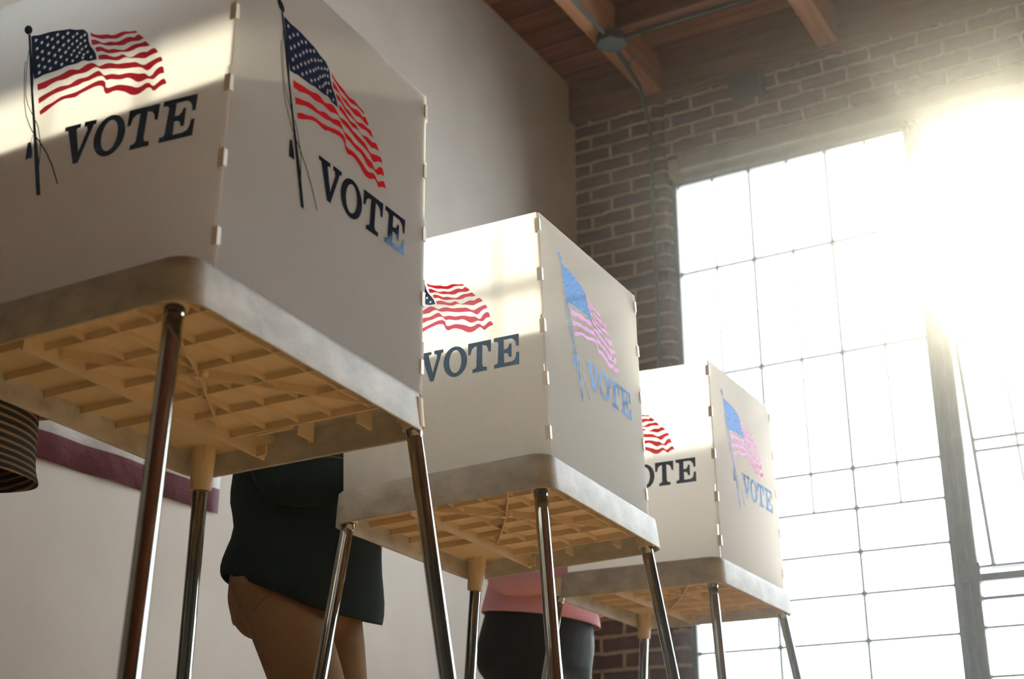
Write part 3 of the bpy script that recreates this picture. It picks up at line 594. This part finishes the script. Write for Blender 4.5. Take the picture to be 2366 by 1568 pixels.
        tube(bm, [top, j-dn*.001, j, j+dn*.003, j+dn*.004, top+dn*(L_*.52), top+dn*(L_*.52+.003), top+dn*(L_*.52+.006), fl_-dn*.028], [.0136, .0136, .0126, .0126, .0130, .0130, .0136, .0128, .0128], 24)
        lg = part('leg', bm, 'chrome', root, True)
        bm = bmesh.new()
        # boss in the tray that grips the leg
        tube(bm, [Vector((top.x, top.y, .056)), top+dn*.001, a+dn*(.045 if key == '01' else .006)], [.021, .021, .0185], 20, cap=False)
        rin = [ring(bm, a+dn*(.045 if key == '01' else .006), dn, .0185, 20), ring(bm, a+dn*(.045 if key == '01' else .006), dn, .0136, 20)]
        loft(bm, rin, cap=False)
        for q in range(4):
            an = R(45+90*q); c = top
            box(bm, c.x+.019*math.cos(an)-.001, c.x+.019*math.cos(an)+.001, c.y+.019*math.sin(an)-.001, c.y+.019*math.sin(an)+.001, .015, .055)
        part('leg_socket', bm, 'inner_plastic', root)
        bm = bmesh.new(); tube(bm, [fl_-dn*.03, fl_-dn*.012, fl_+Vector((0, 0, -.0))], [.0155, .0165, .0185], 20); part('rubber_foot', bm, 'rubber', lg, True)
    # screen panels
    T4 = .004
    xb = -.01; zb = TH+.0005
    # A: faces the lens side (-y), runs along x
    ya = G['ya']; al = G['al']; zl, zr = G['at']
    toA = lambda u, v, w_: Vector((u, ya-w_, v))
    ca = .028; poly = [(al, zb)]
    for k in range(7):
        an = R(180-90*k/6); poly.append((al+ca+ca*math.cos(an), zl-ca+ca*math.sin(an)))
    poly = poly[:1]+poly[1:]
    right = edge_notches(zb, zr, -.004, 0)
    poly += [(xb-.004+du, v) for du, v in right[::-1]]
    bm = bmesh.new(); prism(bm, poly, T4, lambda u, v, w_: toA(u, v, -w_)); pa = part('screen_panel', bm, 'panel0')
    # B: faces +x, runs along y
    yn0, yf0, yn1, yf1 = G['b']; zn, zf = G['bt']
    toB = lambda u, v, w_: Vector((xb+w_, u, v))
    left = edge_notches(zb, zn, -.003, 0); rgt = edge_notches(zb, zf, .005, 1)
    def mixy(y0, y1, z, zt): return y0+(y1-y0)*(z-zb)/(zt-zb)
    poly = [(mixy(yn0, yn1, v, zn)+du+.001, v) for du, v in left]
    poly += [(mixy(yf0, yf1, v, zf)+du, v) for du, v in rgt[::-1]]
    if i == 2: # small clipped corner
        k = [q for q, p_ in enumerate(poly) if abs(p_[1]-zf) < 1e-6][0]; yq = poly[k][0]
        poly[k:k+1] = [(yq-.028, zf), (yq, zf-.022)]
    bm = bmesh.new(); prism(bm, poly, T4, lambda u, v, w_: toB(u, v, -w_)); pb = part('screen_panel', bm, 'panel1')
    # C: the far side, unseen; height and left reach shaped to block sun on A
    yc = (yf0+yf1)/2-.006; ct = G['ct']
    cl = al-.062
    poly = [(cl, zb), (cl, ct-.028), (cl+.008, ct-.008), (cl+.028, ct), (xb-.004, ct), (xb-.004, zb)]
    bm = bmesh.new(); prism(bm, poly, T4, lambda u, v, w_: Vector((u, yc+w_, v))); part('screen_panel', bm, 'panel0' if i else 'sun_block_panel')  # nearest booth: sun-blocking version keeps A dark below the sun band
    # printing
    for pan, ax, to3, key in ((pa, 0, toA, 'A%d' % i), (pb, 1, toB, 'B%d' % i)):
        aff = DATA['aff'][key]
        for nm, ms, mt, lab in (('printed_canton', [CANTON], 'ink_navy', 'navy blue field with white stars'), ('printed_stripes', [STRIPES], 'ink_red', 'wavy red flag stripes'), ('printed_pole', POLE, 'ink_black', 'black flagpole with cords and tassel'), ('printed_lettering', LETTERS, 'ink_black', 'black capital letters reading VOTE')):
            o = printed(nm, ms, aff, to3, mt+str(ax), pan); o['label'] = lab
    # clear hinge clips on the two vertical edges of the side screen
    for (y0, y1, zt, sgn) in ((yn0, yn1, zn, -1), (yf0, yf1, zf, 1)):
        for k in range(5):
            z = zb+(zt-zb)*(.06+.215*k); yv = mixy(y0, y1, z, zt)
            bm = bmesh.new(); h = .026
            if sgn < 0:
                box(bm, xb-.004, xb+.0016, yv-.001, yv+.005, z, z+h); box(bm, xb-.009, xb+.0016, yv-.0028, yv-.001, z-.001, z+h+.001)
            else:
                box(bm, xb-.006, xb+.0022, yv-.006, yv+.003, z, z+h)
            o = part('hinge_clip', bm, 'clip_plastic')
    return root
for i in range(3): build_booth(i)

# ---------------------------------------------------------------- people
def skin_body(name, chains, mat, parent=None, sub=1):
    """chains: list of (parent key or None, [(key, co, radius)...])"""
    bm = bmesh.new(); keys = {}; rad = {}
    for start, ch in chains:
        prev = keys.get(start)
        for key, co, r in ch:
            v = bm.verts.new(co); keys[key] = v; rad[key] = r
            if prev is not None: bm.edges.new((prev, v))
            prev = v
    bm.verts.index_update(); order = {k: v.index for k, v in keys.items()}
    me = bpy.data.meshes.new(name); bm.to_mesh(me); bm.free()
    o = link(name, me, mat, parent)
    m = o.modifiers.new('skin', 'SKIN'); m.use_smooth_shade = True
    sv = me.skin_vertices[0].data
    for k, idx in order.items():
        r = rad[k]; sv[idx].radius = r if isinstance(r, tuple) else (r, r); sv[idx].use_root = (k == 'pelvis')
    s = o.modifiers.new('sub', 'SUBSURF'); s.levels = sub; s.render_levels = sub
    return o
def cloth_loft(bm, rows, n=36, wr=.004, seed=0.0, freq=9, hem=None):
    """rows: (cx, cy, z, rx, ry, tilt) ellipses; tilt = extra z per metre of x"""
    R_ = []
    for ri, (cx, cy_, z, rx, ry, tl) in enumerate(rows):
        ring_ = []
        for k in range(n):
            a = 2*math.pi*k/n; c, s = math.cos(a), math.sin(a); e = .82
            x = rx*math.copysign(abs(c)**e, c); y = ry*math.copysign(abs(s)**e, s)
            p = Vector((cx+x, cy_+y, z+tl*x))
            if hem and ri < 2: p.z += (1-.55*ri)*hem[0]*max(0, math.cos(a-R(hem[1])))**2
            d = noise.noise(p*freq+Vector((seed, 0, 0)))*wr+noise.noise(Vector((p.x*4, p.y*4, p.z*22))+Vector((0, seed, 0)))*wr*1.2
            ring_.append(bm.verts.new(p+Vector((c, s, 0))*d))
        R_.append(ring_)
    loft(bm, R_, cap=False); return R_
def cloth_tube(bm, pts, rs, n=18, wr=.004, seed=0.0):
    pts = [Vector(p) for p in pts]; full = []; fr = []
    for i in range(len(pts)-1):
        m = 5
        for k in range(m): 
            t_ = k/m; full.append(pts[i].lerp(pts[i+1], t_)); fr.append(rs[i]+(rs[i+1]-rs[i])*t_)
    full.append(pts[-1]); fr.append(rs[-1])
    R_ = []
    for i, p in enumerate(full):
        d = (full[min(i+1, len(full)-1)]-full[max(i-1, 0)]).normalized(); ref = Vector((0, 1, 0))
        s = d.cross(ref).normalized(); t_ = d.cross(s).normalized(); rg = []
        for k in range(n):
            a = 2*math.pi*k/n; q = s*math.cos(a)+t_*math.sin(a)
            dd = noise.noise((p+q*.05)*16+Vector((seed, 3, 1)))*wr*1.5
            rg.append(bm.verts.new(p+q*(fr[i]+dd)))
        R_.append(rg)
    loft(bm, R_, cap=False)
def person(name, label, loc, P):
    """stands at loc facing +x (towards the booth)"""
    z = P.get('h', 1.0)
    hz = lambda v: v*z
    lean = P.get('lean', .03)
    tz = P['tray']            # height of the writing surface
    ch = []
    pel = (0, 0, hz(.93))
    ch.append((None, [('pelvis', pel, (.115, .10)), ('waist', (lean*.3, 0, hz(1.08)), (.105, .09)), ('chest', (lean, 0, hz(1.30)), (.13, .10)), ('neck0', (lean*1.3, 0, hz(1.44)), (.055, .055)), ('neck', (lean*1.7, 0, hz(1.50)), (.045, .045)),
                      ('head0', (lean*2+.015, 0, hz(1.565)), (.065, .07)), ('head1', (lean*2.2+.02, 0, hz(1.63)), (.082, .095)), ('head2', (lean*2.2+.01, 0, hz(1.70)), (.07, .085))]))
    ch.append(('head1', [('nose', (lean*2.2+.118, 0, hz(1.605)), .012)]))
    for sd_, s in (('l', 1), ('r', -1)):
        ch.append(('head1', [('ear'+sd_, (lean*2.2+.01, s*.085, hz(1.615)), .013)]))
        ch.append(('pelvis', [('hip'+sd_, (0, s*.095, hz(.88)), .092), ('knee'+sd_, (P.get('kx', {}).get(sd_, .03+P.get('step', {}).get(sd_, 0)*.5), s*.10, hz(.49)), .058), ('ankle'+sd_, (P.get('step', {}).get(sd_, 0)-.02, s*.105, .085), .037), ('toe'+sd_, (P.get('step', {}).get(sd_, 0)+.12, s*.115, .035), .032)]))
        el = Vector((P.get('elx', -.03), s*P.get('ely', .225), tz+P.get('elz', .03))); wr = Vector((P.get('wx', .30), s*.16, tz+.035))
        ch.append(('chest', [('sh'+sd_, (lean, s*.17, hz(1.385)), .055), ('el'+sd_, tuple(el), .040), ('wr'+sd_, tuple(wr), .026), ('pm'+sd_, tuple(wr+Vector((.055, -s*.01, -.008))), (.020, .034))]))
        pm = wr+Vector((.055, -s*.01, -.008))
        for q in range(4):
            off = (q-1.5)*.019; ln = (.07, .08, .075, .058)[q]
            b0 = pm+Vector((.035, -s*off, -.002)); ch.append(('pm'+sd_, [('f%d%s' % (q, sd_), tuple(b0), .0095), ('g%d%s' % (q, sd_), tuple(b0+Vector((ln*.5, 0, -.006))), .0085), ('h%d%s' % (q, sd_), tuple(b0+Vector((ln*.85, 0, -.018))), .007)]))
        ch.append(('pm'+sd_, [('t0'+sd_, tuple(pm+Vector((0, -s*.038, -.004))), .010), ('t1'+sd_, tuple(pm+Vector((.035, -s*.052, -.01))), .0085)]))
    body = skin_body(name, ch, 'skin'); body.location = loc
    tag(body, label, 'person')
    # shirt
    bm = bmesh.new(); S_ = P['shirt']
    cloth_loft(bm, S_['rows'], wr=S_.get('wr', .006), seed=S_.get('seed', 1.0), hem=S_.get('hem'))
    for s in (1, -1):
        el = Vector((P.get('elx', -.03), s*P.get('ely', .225), tz+P.get('elz', .03))); wr = Vector((P.get('wx', .30), s*.16, tz+.035))
        cloth_tube(bm, [(lean, s*.12, hz(1.40)), (lean, s*.185, hz(1.37)), tuple(el), tuple(el.lerp(wr, .93))], [.07, .075, S_.get('elr', .056), .042], wr=.006, seed=s+S_.get('seed', 1))
    o = obj('shirt', bm, P['shirt']['mat'], body, True); sm = o.modifiers.new('solid', 'SOLIDIFY'); sm.thickness = .004; sm.offset = -1
    ss = o.modifiers.new('sub', 'SUBSURF'); ss.levels = 1; ss.render_levels = 1
    # trousers: remeshed so pelvis and legs are one surface
    bm = bmesh.new(); T_ = P['trousers']
    R_ = cloth_loft(bm, T_['rows'], n=28, wr=.002, seed=4); bm.faces.new(R_[0][::-1]); bm.faces.new(R_[-1])
    for sd_, s in (('l', 1), ('r', -1)):
        st = P.get('step', {}).get(sd_, 0)
        pts = [(T_['cx'], s*.085, hz(.90)), (T_['cx']+.005+.32*(P.get('kx', {}).get(sd_, .03+st*.5)-.02), s*.09, hz(.78)), (P.get('kx', {}).get(sd_, .025+st*.5), s*.10, hz(.50)), ((P.get('kx', {}).get(sd_, st*.5)+st)*.5, s*.103, hz(.30)), (st-.015, s*.105, .085)]
        rs = T_['leg']; rr_ = []
        full = []; fr = []
        for i in range(4):
            for k in range(5): t_ = k/5; full.append(Vector(pts[i]).lerp(Vector(pts[i+1]), t_)); fr.append(rs[i]+(rs[i+1]-rs[i])*t_)
        full.append(Vector(pts[-1])); fr.append(rs[-1])
        for i, p in enumerate(full):
            rr_.append([bm.verts.new(p+Vector((math.cos(2*math.pi*k/20)*(fr[i]*1.06+noise.noise(Vector((p.z*14, k*.6, s)))*.004), math.sin(2*math.pi*k/20)*fr[i], 0))) for k in range(20)])
        loft(bm, rr_)
    o = obj('trousers', bm, T_['mat'], body, True)
    rm = o.modifiers.new('remesh', 'REMESH'); rm.mode = 'VOXEL'; rm.voxel_size = .011; rm.use_smooth_shade = True
    sm = o.modifiers.new('smooth', 'SMOOTH'); sm.iterations = 6; sm.factor = .6
    if T_.get('details'):
        # belt loop, side seam and pocket piping on the near hip
        bm = bmesh.new()
        from mathutils.bvhtree import BVHTree
        dg = bpy.context.evaluated_depsgraph_get(); ev = o.evaluated_get(dg); tree = BVHTree.FromObject(o, dg)
        for pts, r in T_['details']:
            pts = [Vector(p) for p in pts]; fine = [pts[q].lerp(pts[q+1], k/6) for q in range(len(pts)-1) for k in range(6)]+[pts[-1]]
            out = []
            for p in fine:
                c, nrm, _, _ = tree.find_nearest(p); out.append(c+nrm*r*.3)
            tube(bm, out, r, 8)
        so2 = obj('seam', bm, T_['mat'], o, True)
    # hair, eyes, shoes
    bm = bmesh.new(); hc = Vector((lean*2.2, 0, hz(1.655)))
    bmesh.ops.create_uvsphere(bm, u_segments=24, v_segments=16, radius=1)
    for v in list(bm.verts):
        v.co = Vector((v.co.x*.108, v.co.y*.092, v.co.z*.112))
    bmesh.ops.delete(bm, geom=[v for v in bm.verts if (v.co.x > .035 and v.co.z < .045) or v.co.z < P.get('hairlow', -.035)], context='VERTS')
    for v in bm.verts: v.co += hc+Vector((-.008, 0, 0))
    o = obj('hair', bm, 'hair', body, True); sm = o.modifiers.new('solid', 'SOLIDIFY'); sm.thickness = .014
    for s in (1, -1):
        bm = bmesh.new(); bmesh.ops.create_uvsphere(bm, u_segments=12, v_segments=8, radius=.011)
        bmesh.ops.translate(bm, verts=bm.verts, vec=Vector((lean*2.2+.078, s*.030, hz(1.64)))); obj('eye', bm, 'eye', body, True)
        st = P.get('step', {}).get('l' if s > 0 else 'r', 0)
        bm = bmesh.new(); rows = []
        for xx, wv, hv in ((-.085, .025, .05), (-.07, .036, .075), (-.02, .04, .09), (.05, .043, .065), (.12, .045, .045), (.165, .035, .03), (.18, .015, .02)):
            rows.append([bm.verts.new((st+xx, s*.11+wv*math.cos(2*math.pi*k/16), .004+hv*(.5-.5*math.cos(math.pi*min(1, max(0, (math.sin(2*math.pi*k/16)+1)/2)))))) for k in range(16)])
        loft(bm, rows); obj('shoe', bm, 'shoe_leather', body, True)
    return body
TZ = [zz(.68)+TH, zz(.657)+TH, zz(.687)+TH]
# man at the middle booth
person('person', 'person in a dark untucked shirt and khaki trousers standing at the middle booth', (-1.97, 2.46, 0), dict(tray=TZ[1], lean=.03, elx=.09, ely=.20, elz=.06, wx=.33, step={'l': -.02, 'r': .10}, kx={'l': .07, 'r': .20},
    shirt=dict(mat='dark_shirt', seed=2.0, hem=(.034, -118), wr=.011, elr=.062, rows=[(.016, 0, .848, .174, .172, -.25), (.013, 0, .89, .173, .172, -.22), (.016, 0, .95, .163, .168, -.15), (.025, 0, 1.01, .149, .158, -.08), (.0125, 0, 1.08, .1675, .165, -.03), (.0085, 0, 1.14, .1565, .162, 0), (.01, 0, 1.20, .155, .168, 0), (.02, 0, 1.28, .15, .195, 0), (.03, 0, 1.36, .13, .19, 0), (.035, 0, 1.42, .09, .13, 0), (.04, 0, 1.46, .062, .065, 0)]),
    trousers=dict(mat='khaki', cx=-.005, rows=[(-.012, 0, .78, .08, .12, 0), (-.012, 0, .81, .112, .140, 0), (-.012, 0, .86, .128, .150, 0), (-.01, 0, .92, .126, .150, 0), (-.005, 0, .98, .118, .146, 0), (0, 0, 1.04, .112, .14, 0)], leg=[.090, .086, .068, .063, .06],
        details=[([(-.012+.1265*math.cos(R(an)), .151*math.sin(R(an)), zv) for an, zv in ((-112, .90), (-112, .86))]+[(-.01, -.168, .79), (.05, -.174, .70)], .0022),
                 ([(-.012+.127*math.cos(R(an)), .151*math.sin(R(an)), zv) for an, zv in ((-150, .86), (-146, .83), (-138, .80))], .002),
                 ([(-.012+.127*math.cos(R(an)), .151*math.sin(R(an)), zv) for an, zv in ((-42, .88), (-58, .85), (-72, .82))], .002)])))
# person in pink at the farthest booth
person('person', 'person in a pink knit top and black trousers standing at the farthest booth', (-2.03, 3.70, 0), dict(tray=TZ[2], lean=.02, elx=-.01, wx=.28, step={'l': .03, 'r': 0}, hairlow=-.11,
    shirt=dict(mat='pink_knit', seed=5.0, wr=.008, elr=.05, rows=[(.005, 0, 1.005, .165, .20, -.12), (.005, 0, 1.03, .162, .195, -.1), (0, 0, 1.08, .15, .185, 0), (.005, 0, 1.14, .135, .17, 0), (.01, 0, 1.22, .14, .17, 0), (.02, 0, 1.30, .14, .175, 0), (.02, 0, 1.37, .115, .17, 0), (.025, 0, 1.43, .08, .12, 0), (.03, 0, 1.47, .058, .06, 0)]),
    trousers=dict(mat='black_trousers', cx=0, rows=[(-.02, 0, .80, .11, .15, 0), (-.02, 0, .86, .155, .185, 0), (-.015, 0, .93, .16, .19, 0), (-.005, 0, 1.0, .15, .182, 0), (0, 0, 1.05, .135, .17, 0)], leg=[.105, .105, .085, .078, .075])))
# person in a striped shirt at the nearest booth, mostly outside the frame
person('person', 'person in a dark striped shirt at the nearest booth, only the hem in view', (-2.055, 1.47, 0), dict(tray=TZ[0], lean=.03, elx=.03, ely=.215, elz=.085, wx=.30, step={'l': .02, 'r': -.05},
    shirt=dict(mat='striped', seed=9.0, wr=.005, elr=.055, rows=[(.04, 0, .94, .182, .20, -.10), (.035, 0, .955, .180, .20, -.08), (.03, 0, .97, .178, .20, -.05), (.03, 0, 1.03, .172, .195, 0), (.03, 0, 1.10, .165, .19, 0), (.03, 0, 1.2, .155, .19, 0), (.03, 0, 1.30, .145, .195, 0), (.035, 0, 1.37, .125, .185, 0), (.04, 0, 1.43, .085, .13, 0), (.045, 0, 1.47, .06, .062, 0)]),
    trousers=dict(mat='navy_trousers', cx=-.02, rows=[(-.04, 0, .80, .10, .14, 0), (-.04, 0, .86, .125, .165, 0), (-.03, 0, .94, .125, .165, 0), (-.01, 0, 1.03, .118, .155, 0)], leg=[.095, .095, .07, .062, .058])))

# ---------------------------------------------------------------- haze added to the room's air in place of lens glare
bm = bmesh.new(); box(bm, WX+.01, XR-.01, YB+.01, WY-.12, .01, CE-.01)
hz_ = obj('haze', bm, 'haze'); hz_['kind'] = 'stuff'; tag(hz_, 'thin haze added to the room air to stand for lens glare', 'haze')
